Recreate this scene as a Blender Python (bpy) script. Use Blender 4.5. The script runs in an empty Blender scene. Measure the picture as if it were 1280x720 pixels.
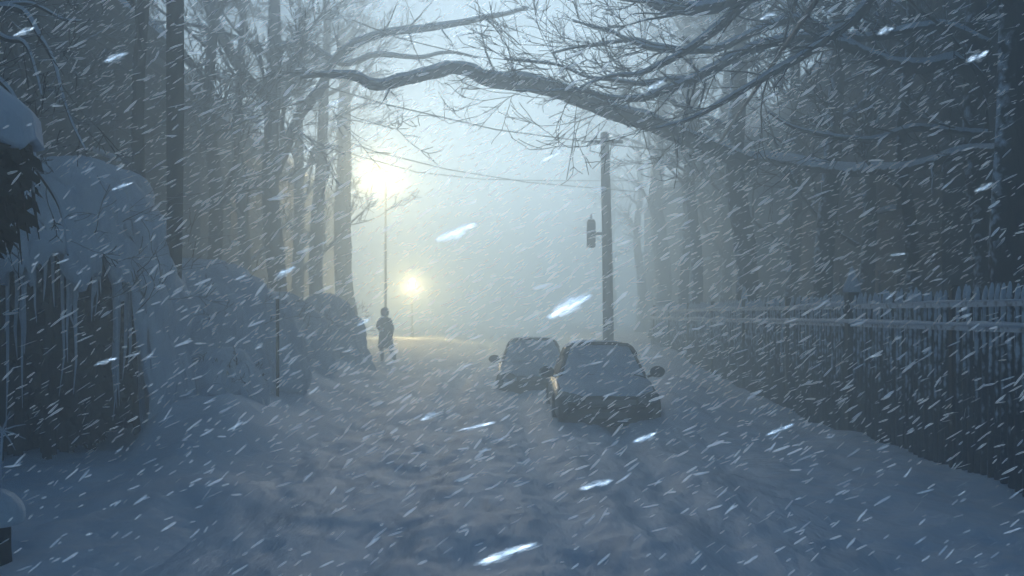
import bpy, math, random
from mathutils import Vector, noise, Matrix
R = math.radians
random.seed(7)
scene = bpy.context.scene
C = scene.collection

# ------------------------------------------------------------------ camera
CAMH, F, HOR = 1.75, 1244.4, 393.0
cam = bpy.data.cameras.new('camera'); cam_o = bpy.data.objects.new('camera', cam); C.objects.link(cam_o)
cam.lens = 35; cam.sensor_width = 36; cam.shift_y = (HOR - 360) / 1280
cam.clip_start = 0.05; cam.clip_end = 2000
cam_o.location = (0, 0, CAMH); cam_o.rotation_euler = (R(90), 0, 0)
cam.dof.use_dof = True; cam.dof.focus_distance = 14.0; cam.dof.aperture_fstop = 7
scene.camera = cam_o

# ------------------------------------------------------------------ light
SUN_EL, SUN_AZ = 10, -3 # azimuth measured from +Y towards +X
w = bpy.data.worlds.new('World'); scene.world = w; w.use_nodes = True
nt = w.node_tree; bg = nt.nodes['Background']
sky = nt.nodes.new('ShaderNodeTexSky'); sky.sky_type = 'NISHITA'; sky.sun_disc = False
sky.sun_elevation = R(SUN_EL); sky.sun_rotation = R(SUN_AZ)
sky.air_density = 1.4; sky.dust_density = 0; sky.ozone_density = 5.5
nt.links.new(sky.outputs[0], bg.inputs[0]); bg.inputs[1].default_value = 0.12
sl = bpy.data.lights.new('sun', 'SUN'); so = bpy.data.objects.new('sun', sl); C.objects.link(so)
sl.energy = 5; sl.angle = R(22); sl.color = (1.0, 0.995, 0.985)
sd = Vector((math.sin(R(SUN_AZ)) * math.cos(R(SUN_EL)), math.cos(R(SUN_AZ)) * math.cos(R(SUN_EL)), math.sin(R(SUN_EL))))
so.rotation_euler = (sd).to_track_quat('Z', 'Y').to_euler()
so.location = (0, 60, 30)
vs = scene.view_settings
scene.display_settings.display_device = 'sRGB'
vs.view_transform = 'Standard'; vs.look = 'None'; vs.gamma = 1; vs.use_curve_mapping = False
vs.exposure = -0.5
cy = scene.cycles
cy.use_denoising = True; cy.denoiser = 'OPENIMAGEDENOISE'; cy.denoising_input_passes = 'RGB_ALBEDO_NORMAL'
try: cy.denoising_prefilter = 'ACCURATE'
except Exception: pass
cy.max_bounces = 6; cy.diffuse_bounces = 3; cy.glossy_bounces = 2; cy.transmission_bounces = 3
cy.volume_bounces = 2; cy.transparent_max_bounces = 12
cy.sample_clamp_indirect = 4; cy.caustics_reflective = False; cy.caustics_refractive = False

# ------------------------------------------------------------------ helpers
def P(px, py, D):
    return Vector(((px - 640) / F * D, D, CAMH - (py - HOR) / F * D))
def X(px, D): return (px - 640) / F * D
def nz(x, y, z=0.0): return noise.noise(Vector((x, y, z)))
def sm(a, b, t):
    t = min(1, max(0, (t - a) / (b - a))); return t * t * (3 - 2 * t)

class MB:
    def __init__(s): s.v = []; s.f = []
    def add(s, vs_, fs):
        o = len(s.v); s.v += [tuple(v) for v in vs_]; s.f += [tuple(i + o for i in f) for f in fs]
    def box(s, a, b, c=None):
        x0, y0, z0 = a; x1, y1, z1 = b
        s.add([(x0,y0,z0),(x1,y0,z0),(x1,y1,z0),(x0,y1,z0),(x0,y0,z1),(x1,y0,z1),(x1,y1,z1),(x0,y1,z1)],
              [(0,3,2,1),(4,5,6,7),(0,1,5,4),(1,2,6,5),(2,3,7,6),(3,0,4,7)])
    def tube(s, pts, rad, n=8, cap=True, rough=0.0, sq=1.0):
        pts = [Vector(p) for p in pts]
        if not isinstance(rad, (list, tuple)): rad = [rad] * len(pts)
        o = len(s.v); up = None
        for i, p in enumerate(pts):
            t = (pts[min(i + 1, len(pts) - 1)] - pts[max(i - 1, 0)])
            if t.length < 1e-9: t = Vector((0, 0, 1))
            t.normalize()
            if up is None:
                up = Vector((0, 1, 0)) if abs(t.y) < 0.9 else Vector((1, 0, 0))
            a = t.cross(up)
            if a.length < 1e-6: a = t.orthogonal()
            a.normalize(); b = a.cross(t).normalized(); up = -b if False else up
            for k in range(n):
                th = 2 * math.pi * k / n
                r = rad[i]
                if rough: r *= 1 + rough * nz(p.x * 3 + math.cos(th) * 1.3, p.y * 3 + math.sin(th) * 1.3, p.z * 1.7)
                v = p + a * math.cos(th) * r + b * math.sin(th) * r * sq
                s.v.append(tuple(v))
        for i in range(len(pts) - 1):
            for k in range(n):
                k2 = (k + 1) % n
                s.f.append((o + i * n + k, o + i * n + k2, o + (i + 1) * n + k2, o + (i + 1) * n + k))
        if cap:
            s.f.append(tuple(o + k for k in reversed(range(n))))
            q = o + (len(pts) - 1) * n
            s.f.append(tuple(q + k for k in range(n)))
    def grid(s, fn, nu, nv, wrap=False):
        o = len(s.v)
        for j in range(nv + 1):
            for i in range(nu if wrap else nu + 1):
                s.v.append(tuple(fn(i / nu, j / nv)))
        W = nu if wrap else nu + 1
        for j in range(nv):
            for i in range(nu):
                i2 = (i + 1) % W if wrap else i + 1
                s.f.append((o + j * W + i, o + j * W + i2, o + (j + 1) * W + i2, o + (j + 1) * W + i))
    def build(s, name, mat, parent=None, smooth=True, bevel=0.0, solid=0.0, sub=0):
        me = bpy.data.meshes.new(name)
        off = world_loc(parent) if parent else Vector((0, 0, 0))
        me.from_pydata([(v[0] - off.x, v[1] - off.y, v[2] - off.z) for v in s.v], [], s.f); me.update()
        if smooth: me.polygons.foreach_set('use_smooth', [True] * len(me.polygons))
        o = bpy.data.objects.new(name, me); C.objects.link(o); me.materials.append(mat)
        if parent: o.parent = parent
        if solid:
            m = o.modifiers.new('solid', 'SOLIDIFY'); m.thickness = solid; m.offset = -1
        if bevel:
            m = o.modifiers.new('bevel', 'BEVEL'); m.width = bevel; m.segments = 2; m.limit_method = 'ANGLE'
        if sub:
            m = o.modifiers.new('sub', 'SUBSURF'); m.levels = sub; m.render_levels = sub
        return o
def world_loc(o):
    v = Vector(o.location)
    while o.parent: o = o.parent; v = v + Vector(o.location)
    return v
def tag(o, label=None, cat=None, group=None, kind=None):
    if label: o['label'] = label
    if cat: o['category'] = cat
    if group: o['group'] = group
    if kind: o['kind'] = kind
    return o
def thing(name, loc, label, cat, group=None):
    o = bpy.data.objects.new(name, None); C.objects.link(o); o.location = loc; o.empty_display_size = 0.3
    return tag(o, label, cat, group)

# ------------------------------------------------------------------ materials
def mat(name, col, rough=0.7, col2=None, scale=6, detail=5, bump=0.0, bscale=None, metal=0.0,
        snow=0.0, stretch=(1, 1, 1), thresh=(0.35, 0.65), spec=0.3, plaster=0.0, ply=0.0):
    m = bpy.data.materials.new(name); m.use_nodes = True; t = m.node_tree; n = t.nodes; L = t.links
    b = n['Principled BSDF']; b.inputs['Roughness'].default_value = rough; b.inputs['Metallic'].default_value = metal
    b.inputs['Specular IOR Level'].default_value = spec
    tc = n.new('ShaderNodeTexCoord'); mp = n.new('ShaderNodeMapping'); mp.inputs['Scale'].default_value = stretch
    L.new(tc.outputs['Object'], mp.inputs[0])
    no = n.new('ShaderNodeTexNoise'); no.inputs['Scale'].default_value = scale; no.inputs['Detail'].default_value = detail
    L.new(mp.outputs[0], no.inputs['Vector'])
    cr = n.new('ShaderNodeValToRGB'); cr.color_ramp.elements[0].position = thresh[0]; cr.color_ramp.elements[1].position = thresh[1]
    cr.color_ramp.elements[0].color = (*col, 1); cr.color_ramp.elements[1].color = (*(col2 or col), 1)
    L.new(no.outputs[0], cr.inputs[0]); out = cr.outputs[0]
    if snow or plaster:
        ge = n.new('ShaderNodeNewGeometry'); sx = n.new('ShaderNodeSeparateXYZ'); L.new(ge.outputs['Normal'], sx.inputs[0])
        n2 = n.new('ShaderNodeTexNoise'); n2.inputs['Scale'].default_value = 9; n2.inputs['Detail'].default_value = 4
        L.new(ge.outputs['Position'], n2.inputs['Vector'])
        # snow lies on what faces up and is blown on what faces the wind (left, -X)
        a = n.new('ShaderNodeMath'); a.operation = 'MULTIPLY_ADD'; a.inputs[1].default_value = -plaster
        L.new(sx.outputs[0], a.inputs[0]); L.new(sx.outputs[2], a.inputs[2])
        if ply:
            a2 = n.new('ShaderNodeMath'); a2.operation = 'MULTIPLY_ADD'; a2.inputs[1].default_value = -ply
            L.new(sx.outputs[1], a2.inputs[0]); L.new(a.outputs[0], a2.inputs[2]); a = a2
        c = n.new('ShaderNodeMath'); c.operation = 'MULTIPLY_ADD'; c.inputs[1].default_value = 1.1
        L.new(n2.outputs[0], c.inputs[0]); L.new(a.outputs[0], c.inputs[2])
        mr = n.new('ShaderNodeMapRange'); mr.inputs['From Min'].default_value = 1.25 - snow; mr.inputs['From Max'].default_value = 1.5 - snow
        L.new(c.outputs[0], mr.inputs['Value'])
        mx = n.new('ShaderNodeMix'); mx.data_type = 'RGBA'
        L.new(mr.outputs[0], mx.inputs[0]); L.new(out, mx.inputs[6]); mx.inputs[7].default_value = (0.72, 0.81, 0.89, 1)
        out = mx.outputs[2]
    L.new(out, b.inputs['Base Color'])
    if bump:
        n3 = n.new('ShaderNodeTexNoise'); n3.inputs['Scale'].default_value = bscale or scale * 3; n3.inputs['Detail'].default_value = 6
        L.new(mp.outputs[0], n3.inputs['Vector'])
        bp = n.new('ShaderNodeBump'); bp.inputs['Strength'].default_value = 1.0; bp.inputs['Distance'].default_value = bump
        L.new(n3.outputs[0], bp.inputs['Height']); L.new(bp.outputs[0], b.inputs['Normal'])
    return m
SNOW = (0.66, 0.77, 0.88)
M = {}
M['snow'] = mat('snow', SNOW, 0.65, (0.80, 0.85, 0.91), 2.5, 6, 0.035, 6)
M['snow_cap'] = mat('snow_cap', (0.60, 0.70, 0.80), 0.6, (0.74, 0.83, 0.91), 3, 6, 0.05, 5, stretch=(1.5, 1.5, 0.35))
M['road'] = mat('packed_snow', (0.50, 0.60, 0.70), 0.6, (0.68, 0.78, 0.88), 1.3, 9, 0.05, 4, stretch=(1.5, 0.5, 1), thresh=(0.32, 0.52))
M['ice'] = mat('ice', (0.50, 0.60, 0.70), 0.25, (0.68, 0.75, 0.82), 8, 3, 0.01, spec=0.6)
M['bark'] = mat('bark', (0.026, 0.026, 0.028), 0.9, (0.06, 0.058, 0.06), 7, 6, 0.02, 18, snow=0.30, stretch=(1, 1, 0.3), plaster=0.50)
M['twig'] = mat('twig', (0.03, 0.028, 0.028), 0.9, (0.06, 0.055, 0.052), 9, 3, snow=0.25)
M['pole'] = mat('pole_wood', (0.022, 0.022, 0.024), 0.85, (0.05, 0.045, 0.042), 6, 6, 0.006, 20, stretch=(1, 1, 0.12), plaster=0.1, snow=0.1)
M['fence'] = mat('fence_iron', (0.035, 0.04, 0.048), 0.6, (0.07, 0.075, 0.085), 12, 4, 0.002, snow=0.34, plaster=0.62, ply=0.45)
M['dark'] = mat('evergreen', (0.008, 0.012, 0.012), 0.95, (0.020, 0.028, 0.027), 10, 4)
M['wire'] = mat('wire', (0.015, 0.015, 0.017), 0.6, snow=0.0)
M['siding'] = mat('painted_siding', (0.075, 0.082, 0.09), 0.75, (0.12, 0.125, 0.13), 1.5, 6, 0.003, 12, stretch=(0.4, 0.4, 3))
M['siding2'] = mat('brown_siding', (0.06, 0.05, 0.045), 0.8, (0.10, 0.085, 0.075), 1.5, 6, 0.003, 12, stretch=(0.4, 0.4, 3))
M['trim'] = mat('trim', (0.10, 0.105, 0.11), 0.6, (0.15, 0.155, 0.16), 5, 4)
M['glass'] = mat('window_glass', (0.01, 0.012, 0.015), 0.6, (0.03, 0.034, 0.04), 3, 2, spec=0.15)
M['paint'] = mat('car_paint', (0.03, 0.036, 0.045), 0.3, (0.04, 0.045, 0.055), 4, 5, spec=0.4, snow=0.0)
M['paint2'] = mat('car_paint_grey', (0.16, 0.17, 0.18), 0.35, (0.22, 0.23, 0.24), 4, 5, spec=0.6, snow=0.15)
M['rubber'] = mat('rubber', (0.012, 0.012, 0.012), 0.85, (0.03, 0.03, 0.03), 20, 3)
M['plastic'] = mat('black_plastic', (0.008, 0.009, 0.011), 0.6, (0.022, 0.024, 0.027), 15, 4, spec=0.15)
M['chrome'] = mat('chrome', (0.4, 0.42, 0.44), 0.2, metal=1.0)
M['lens'] = mat('headlight_lens', (0.06, 0.075, 0.09), 0.12, (0.12, 0.14, 0.16), 14, 2, spec=0.8)
M['coat'] = mat('coat_cloth', (0.02, 0.022, 0.028), 0.9, (0.04, 0.042, 0.05), 20, 5, 0.003, snow=0.05)
M['skin'] = mat('skin', (0.45, 0.28, 0.21), 0.6, (0.5, 0.32, 0.24), 20, 3)
def emis(name, col, st):
    m = bpy.data.materials.new(name); m.use_nodes = True; t = m.node_tree
    b = t.nodes['Principled BSDF']; b.inputs['Base Color'].default_value = (*col, 1)
    b.inputs['Emission Color'].default_value = (*col, 1); b.inputs['Emission Strength'].default_value = st
    return m
M['lamp'] = emis('lamp_glow', (1.0, 0.80, 0.45), 3)
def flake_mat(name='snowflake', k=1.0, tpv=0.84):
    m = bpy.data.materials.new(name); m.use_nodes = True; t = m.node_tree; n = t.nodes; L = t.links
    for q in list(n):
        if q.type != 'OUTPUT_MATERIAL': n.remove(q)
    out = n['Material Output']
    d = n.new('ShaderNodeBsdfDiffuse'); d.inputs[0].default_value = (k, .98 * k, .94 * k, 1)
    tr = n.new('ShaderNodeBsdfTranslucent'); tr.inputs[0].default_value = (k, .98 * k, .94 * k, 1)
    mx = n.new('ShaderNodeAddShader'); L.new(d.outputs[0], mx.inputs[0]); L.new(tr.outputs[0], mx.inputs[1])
    # thin feathery crystals, see-through; the sum returns extra light to brighten flakes
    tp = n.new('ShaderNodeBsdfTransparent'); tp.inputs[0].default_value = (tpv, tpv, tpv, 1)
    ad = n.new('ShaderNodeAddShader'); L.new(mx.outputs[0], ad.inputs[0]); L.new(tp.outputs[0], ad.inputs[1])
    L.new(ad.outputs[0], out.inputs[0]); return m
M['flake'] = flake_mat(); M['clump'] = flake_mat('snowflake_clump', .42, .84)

# ------------------------------------------------------------------ terrain
def H(x, y):
    z = 0.0
    road = 1 - sm(2.0, 3.2, abs(x - 0.2))
    # trodden road: ruts and lumps
    z += 0.05 * nz(x * 0.9, y * 0.35, 2) + 0.03 * nz(x * 2.6, y * 0.9, 5) + 0.018 * nz(x * 7, y * 5, 9)
    ch = 1 - sm(3.0, 4.6, abs(x)); z += ch * (-.13 * max(0, nz(x * 2.1, y * .75, 31) - .10) + .06 * abs(nz(x * 3.4, y * 1.1, 17)) - .05 * max(0, nz(x * 6, y * 2.2, 23) - .1))
    for rx in (-1.15, 0.35, 1.75):
        c = rx + 0.18 * math.sin(y * 0.22 + rx)
        z -= 0.08 * road * math.exp(-((x - c) / 0.24) ** 2)
        z += 0.02 * road * math.exp(-((x - c - 0.38) / 0.16) ** 2)
    z += 0.45 * math.exp(-((x + 5.0) / 0.8) ** 2 - ((y - 24) / 3.2) ** 2)
    # left bank
    lb = sm(-2.3, -4.8, x) if x < -2.3 else 0.0
    lb = sm(2.3, 4.8, -x)
    prof = 0.05 * sm(0, 6, y) + 0.85 * sm(10.8 + 2.0 * sm(4.3, 5.0, -x), 13.5 + 1.0 * sm(4.3, 5.0, -x), y) - 0.20 * sm(15, 22, y) - 0.40 * sm(21, 28, y)
    z += lb * prof * (1 + 0.35 * nz(x * 0.8, y * 0.6, 1))
    z += 0.12 * lb * nz(x * 1.6, y * 1.2, 4)
    z += 0.30 * math.exp(-((x + 3.5) / 0.55) ** 2 - ((y - 12.2) / 1.4) ** 2)
    z += 0.28 * math.exp(-((x + 2.9) / 0.8) ** 2 - ((y - 9.3) / 0.9) ** 2) * 0.6
    # right bank, growing with distance
    rb = sm(2.6, 4.6, x)
    prof = -0.02 + 0.14 * sm(16, 21, y) + 0.22 * sm(21, 27, y) + 0.35 * sm(26, 32, y)
    z += rb * prof + 0.10 * rb * nz(x * 1.2, y * 0.8, 8)
    z += 0.42 * math.exp(-((x - 3.35) / 0.6) ** 2 - ((y - 20.5) / 3.2) ** 2)
    z += 0.22 * math.exp(-((x - 2.75) / 0.45) ** 2 - ((y - 17) / 1.6) ** 2)
    # drift swept round the cars
    z += 0.04 * sm(24, 60, y)
    return z
def lin(a, b, n): return [a + (b - a) * i / n for i in range(n + 1)]
ys = lin(-6, 1.5, 8) + lin(1.6, 14, 150)[0:] + lin(14.15, 36, 120) + lin(36.6, 90, 60) + lin(95, 320, 24)
def sheet(name, xs, m):
    b = MB(); W = len(xs)
    for y in ys:
        for x in xs: b.v.append((x, y, H(x, y)))
    for j in range(len(ys) - 1):
        for i in range(W - 1):
            b.f.append((j * W + i, j * W + i + 1, (j + 1) * W + i + 1, (j + 1) * W + i))
    return tag(b.build(name, m), kind='structure')
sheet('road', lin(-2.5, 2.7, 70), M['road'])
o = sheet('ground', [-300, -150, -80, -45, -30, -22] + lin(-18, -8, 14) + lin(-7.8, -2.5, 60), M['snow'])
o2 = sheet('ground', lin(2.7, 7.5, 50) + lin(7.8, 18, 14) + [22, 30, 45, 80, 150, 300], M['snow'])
import bmesh
bm = bmesh.new(); bm.from_mesh(o.data); bm.from_mesh(o2.data); bm.to_mesh(o.data); bm.free()
bpy.data.objects.remove(o2)
o.data.polygons.foreach_set('use_smooth', [True] * len(o.data.polygons))

# ------------------------------------------------------------------ houses
def house(x0, x1, y0, y1, eave, ridge, side, m, label, wins, gable='y'):
    """side: -1 the street wall is x0 (house right of street), +1 it is x1"""
    zb = -0.3
    t = thing('house', ((x0 + x1) / 2, (y0 + y1) / 2, 0), label, 'house')
    xf = x0 if side < 0 else x1; out = -1 if side < 0 else 1
    w_ = MB(); w_.box((x0, y0, zb), (x1, y1, eave))
    xm = (x0 + x1) / 2; 
    for yy in (y0, y1):   # gable triangles (ridge runs along y)
        w_.add([(x0, yy, eave), (x1, yy, eave), (xm, yy, ridge)], [(0, 1, 2)])
    wall = w_.build('wall', m, t, smooth=False)
    # clapboards: thin lapped boards on the two walls that can be seen
    cb = MB(); k = 0; zz = 0.3
    while zz < eave - 0.1:
        a, b_ = (xf + out * 0.004, xf + out * 0.035) if out > 0 else (xf - 0.035, xf - 0.004)
        o0 = len(cb.v)
        cb.add([(xf + out * 0.004, y0 - .03, zz + .2), (xf + out * 0.004, y1 + .03, zz + .2), (xf + out * 0.035, y1 + .03, zz), (xf + out * 0.035, y0 - .03, zz),
                (xf + out * 0.004, y0 - .03, zz), (xf + out * 0.004, y1 + .03, zz)], [(0, 1, 2, 3), (3, 2, 5, 4), (0, 3, 4), (1, 5, 2)])
        cb.add([(x0, y0 - .004, zz + .2), (x1, y0 - .004, zz + .2), (x1, y0 - .035, zz), (x0, y0 - .035, zz), (x0, y0 - .004, zz), (x1, y0 - .004, zz)],
               [(0, 1, 2, 3), (3, 2, 5, 4), (0, 3, 4), (1, 5, 2)])
        zz += 0.203
    cb.build('siding', m, t, smooth=False)
    # roof slabs and snow on them
    rf = MB(); sn = MB()
    for s_ in (-1, 1):
        xe = xm + s_ * ((x1 - x0) / 2 + 0.45); ze = eave - 0.45 * (ridge - eave) / ((x1 - x0) / 2)
        ya, yb = y0 - 0.4, y1 + 0.4
        rf.add([(xe, ya, ze), (xe, yb, ze), (xm, yb, ridge), (xm, ya, ridge), (xe, ya, ze + .14), (xe, yb, ze + .14), (xm, yb, ridge + .14), (xm, ya, ridge + .14)],
               [(0, 1, 2, 3), (4, 7, 6, 5), (0, 4, 5, 1), (0, 3, 7, 4), (1, 5, 6, 2)])
        nn = 14
        def g(u, v, s_=s_, xe=xe, ze=ze):
            x = xm + (xe + s_ * .06 - xm) * u; z = ridge + (ze - ridge) * u
            y = ya - .03 + (yb - ya + .06) * v
            th = .16 + .24 * (1 - (2 * u - 1) ** 6) * (1 - (2 * v - 1) ** 8) + .05 * nz(x, y * .8, 3)
            return (x, y, z + th)
        sn.grid(g, 10, nn)
    roof = rf.build('roof', M['dark'], t, smooth=False); sn.build('roof_snow', M['snow'], roof)
    ch = MB(); ch.box((xm - .35, y0 + 2, ridge - .6), (xm + .35, y0 + 2.7, ridge + 1.1)); ch.build('chimney', M['siding2'], roof, bevel=.02)
    for (face, c, z0, wd, ht) in wins:
        f = MB(); gl = MB(); sl_ = MB(); e = 0.09
        if face == 's':
            yc = c; xo = xf + out * .036
            xa, xb = sorted((xo, xo + out * .07))
            f.box((xa, yc - wd / 2 - e, z0 - e), (xb, yc + wd / 2 + e, z0)); f.box((xa, yc - wd / 2 - e, z0 + ht), (xb, yc + wd / 2 + e, z0 + ht + e))
            f.box((xa, yc - wd / 2 - e, z0), (xb, yc - wd / 2, z0 + ht)); f.box((xa, yc + wd / 2, z0), (xb, yc + wd / 2 + e, z0 + ht))
            xa2, xb2 = sorted((xo + out * .01, xo + out * .055)); f.box((xa2, yc - wd / 2, z0 + ht / 2 - .03), (xb2, yc + wd / 2, z0 + ht / 2 + .03))
            xa3, xb3 = sorted((xo, xo + out * .02)); gl.box((xa3, yc - wd / 2, z0), (xb3, yc + wd / 2, z0 + ht))
            xa4, xb4 = sorted((xo + out * .072, xo + out * .2)); sl_.box((xa4, yc - wd / 2 - e, z0 - e), (xb4, yc + wd / 2 + e, z0 - e + .1))
        else:
            xc = c; yo = y0 - .036
            f.box((xc - wd / 2 - e, yo - .07, z0 - e), (xc + wd / 2 + e, yo, z0)); f.box((xc - wd / 2 - e, yo - .07, z0 + ht), (xc + wd / 2 + e, yo, z0 + ht + e))
            f.box((xc - wd / 2 - e, yo - .07, z0), (xc - wd / 2, yo, z0 + ht)); f.box((xc + wd / 2, yo - .07, z0), (xc + wd / 2 + e, yo, z0 + ht))
            f.box((xc - wd / 2, yo - .055, z0 + ht / 2 - .03), (xc + wd / 2, yo - .01, z0 + ht / 2 + .03))
            gl.box((xc - wd / 2, yo - .02, z0), (xc + wd / 2, yo, z0 + ht))
            sl_.box((xc - wd / 2 - e, yo - .2, z0 - e), (xc + wd / 2 + e, yo - .072, z0 - e + .1))
        wo = f.build('window', M['trim'], t, smooth=False); gl.build('pane', M['glass'], wo, smooth=False); sl_.build('sill_snow', M['snow'], wo, bevel=.03)
    return t
house(8.0, 16.5, 18.5, 28, 8.0, 11.5, -1, M['siding'], 'dark clapboard house with snowy roof behind the picket fence at the right', [('s', 21, 1.2, 1.0, 1.5), ('s', 24.6, 1.2, 1.0, 1.5), ('s', 21, 4, 1.0, 1.5), ('s', 24.6, 4, 1.0, 1.5), ('f', 10.2, 1.2, 1.1, 1.5), ('f', 10.2, 4, 1.1, 1.5)])
house(8.6, 16.5, 36, 46, 8.0, 11.5, -1, M['siding2'], 'brown house faintly seen through snow behind the utility pole with transformer', [('s', 38.5, 1.4, 1, 1.5), ('s', 43, 1.4, 1, 1.5), ('s', 38.5, 4.2, 1, 1.5), ('s', 43, 4.2, 1, 1.5)])
house(-17, -8.3, 12.5, 24, 8.2, 12, 1, M['siding2'], 'dark brown house behind the ice-hung hedge at the left edge', [('s', 16, 2.9, 1, 1.5), ('s', 20, 2.9, 1, 1.5), ('s', 16, 5.0, 1, 1.3), ('s', 20, 5.0, 1, 1.3), ('f', -11, 3, 1, 1.5)])
house(-18, -9.4, 30, 41, 8.0, 11.8, 1, M['siding'], 'grey house behind the thick bare trees, beyond the walking person', [('s', 33.5, 1.4, 1, 1.5), ('s', 38, 1.4, 1, 1.5), ('s', 33.5, 4.2, 1, 1.5), ('s', 38, 4.2, 1, 1.5)])

house(8.8, 17.5, 3, 15.5, 8.6, 12.5, -1, M['siding2'], 'unseen tall brown house added beyond the right edge of the view to block side sky light', [('s', 6, 1.2, 1, 1.5), ('s', 11, 1.2, 1, 1.5), ('s', 6, 4.2, 1, 1.5), ('s', 11, 4.2, 1, 1.5)])  # out-of-view house added to keep sky light off the right side
house(-17, -8.2, -4, 10, 8.6, 12.5, 1, M['siding'], 'unseen tall grey house added beyond the left edge of the view to block side sky light', [('s', 0, 1.2, 1, 1.5), ('s', 5, 1.2, 1, 1.5), ('s', 0, 4.2, 1, 1.5), ('s', 5, 4.2, 1, 1.5)])  # added unseen as well, holds back sky light from the left

house(-19, -10.2, 44, 57, 8.4, 12, 1, M['siding2'], 'pale far house fading into the snow left of the street lamp glow', [('s', 47, 1.4, 1, 1.5), ('s', 53, 1.4, 1, 1.5), ('s', 47, 4.4, 1, 1.5), ('s', 53, 4.4, 1, 1.5)])
house(8.4, 17, 50, 63, 8.4, 12, -1, M['siding'], 'farthest house on the right, almost dissolved in blowing snow', [('s', 53, 1.4, 1, 1.5), ('s', 59, 1.4, 1, 1.5), ('s', 53, 4.4, 1, 1.5), ('s', 59, 4.4, 1, 1.5)])

# ------------------------------------------------------------------ trees
def rdir(d, spread, rng):
    v = Vector((rng.gauss(0, 1), rng.gauss(0, 1), rng.gauss(0, 1))).normalized()
    return (d + v * spread).normalized()
def grow(mb, rng, p, d, L, r, depth, droop=0.0, twig=0.006, kids=5):
    n = max(3, int(4 + L * 1.2)); pts = [p.copy()]; rad = [r]; q = p.copy(); dd = d.copy()
    for i in range(n):
        dd = rdir(dd, 0.20, rng); dd.z += (0.05 - droop * (i / n)); dd.normalize()
        q = q + dd * (L / n); pts.append(q.copy()); rad.append(max(twig, r * (1 - 0.8 * (i + 1) / n)))
    mb.tube(pts, rad, 7 if r > .05 else (5 if r > 0.02 else 3), cap=False)
    if depth > 0:
        for k in range(kids):
            i = rng.randint(max(1, n // 4), n)
            nd = rdir((pts[i] - pts[i - 1]).normalized(), 0.75, rng)
            grow(mb, rng, pts[i], nd, L * rng.uniform(0.35, 0.6), max(twig, rad[i] * 0.62), depth - 1, droop, twig, kids)
def traced(px, thick, mb, snow, rng, twigs=1, tlen=1.1, n=8, tw=0.006):
    """px: list of (x, y, distance); thick: radii in metres"""
    pts = [P(*a) for a in px]
    # smooth by Catmull-Rom
    out = []; rad = []
    for i in range(len(pts) - 1):
        p0, p1, p2, p3 = pts[max(i - 1, 0)], pts[i], pts[i + 1], pts[min(i + 2, len(pts) - 1)]
        for s_ in range(5):
            t = s_ / 5
            out.append(0.5 * ((2 * p1) + (p2 - p0) * t + (2 * p0 - 5 * p1 + 4 * p2 - p3) * t * t + (3 * p1 - p0 - 3 * p2 + p3) * t ** 3))
            rad.append(thick[i] + (thick[i + 1] - thick[i]) * t)
    out.append(pts[-1]); rad.append(thick[-1])
    out = [p + Vector((0, 0, 0.02 * nz(p.x * 3, p.y, p.z))) for p in out]
    rad = [r * (1 + .18 * nz(p.x * 4, p.z * 4, 3)) for p, r in zip(out, rad)]
    mb.tube(out, rad, n)
    if snow is not None:
        s2 = [p + Vector((-0.1 * r, 0, r * 0.60 + .008)) for p, r in zip(out, rad)]
        snow.tube(s2, [r * 0.68 * (1 + 0.30 * nz(p.x * 2.2, p.y, 7)) + .004 for p, r in zip(out, rad)], 8)
    for k in range(int(twigs * len(out))):
        i = rng.randint(2, len(out) - 1)
        d = (out[i] - out[i - 1]).normalized()
        grow(mb, rng, out[i], rdir(d, 0.9, rng), tlen * rng.uniform(.4, 1.2), min(rad[i] * .35, .03), 2, 0.02, tw, 3)
    return out
def tree(px, D, r, h, label, seed, nb=9, limbs=(), lean=(0, 0), blen=3.2, first=3.0, tw=0.010, depth=3, kids=5, group=None, tws=.45):
    rng = random.Random(seed); x = X(px, D); zb = H(x, D)
    t = thing('bare_tree', (x, D, zb), label, 'tree', group)
    tr = MB(); pts = []; rad = []; n = 16
    wob = rng.uniform(0, 9)
    for i in range(n + 1):
        f = i / n; z = zb - 0.2 + (h + .2) * f
        pts.append(Vector((x + lean[0] * f + 0.38 * nz(f * 3, wob) * min(1, f * 4), D + lean[1] * f + 0.2 * nz(f * 3, wob + 4), z)))
        rad.append(r * (1 - 0.62 * f) * (1 + 0.45 * math.exp(-f * h / .45)))
    tr.tube(pts, rad, 16, rough=.22)
    trunk = tr.build('trunk', M['bark'], t)
    for (pxs, th) in limbs:
        mb = MB(); sn = MB(); traced(pxs, th, mb, sn, rng, twigs=tws, tlen=1.3)
        lb = mb.build('branch', M['bark'], t); sn.build('branch_snow', M['snow_cap'], lb)
    for k in range(nb):
        f = min(.98, (first / h) + (1 - first / h) * (k + .5) / nb); i = min(n, int(f * n))
        p = pts[i]; a = rng.uniform(0, 6.283)
        d = Vector((math.cos(a), math.sin(a), rng.uniform(.35, .9))).normalized()
        mb = MB(); grow(mb, rng, p, d, blen * rng.uniform(.7, 1.25) * (1.1 - .4 * f), rad[i] * rng.uniform(.35, .55), depth, .04, tw, kids)
        mb.build('branch', M['twig'], t)
    return t

G = 'bare trees along the street'
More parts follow.
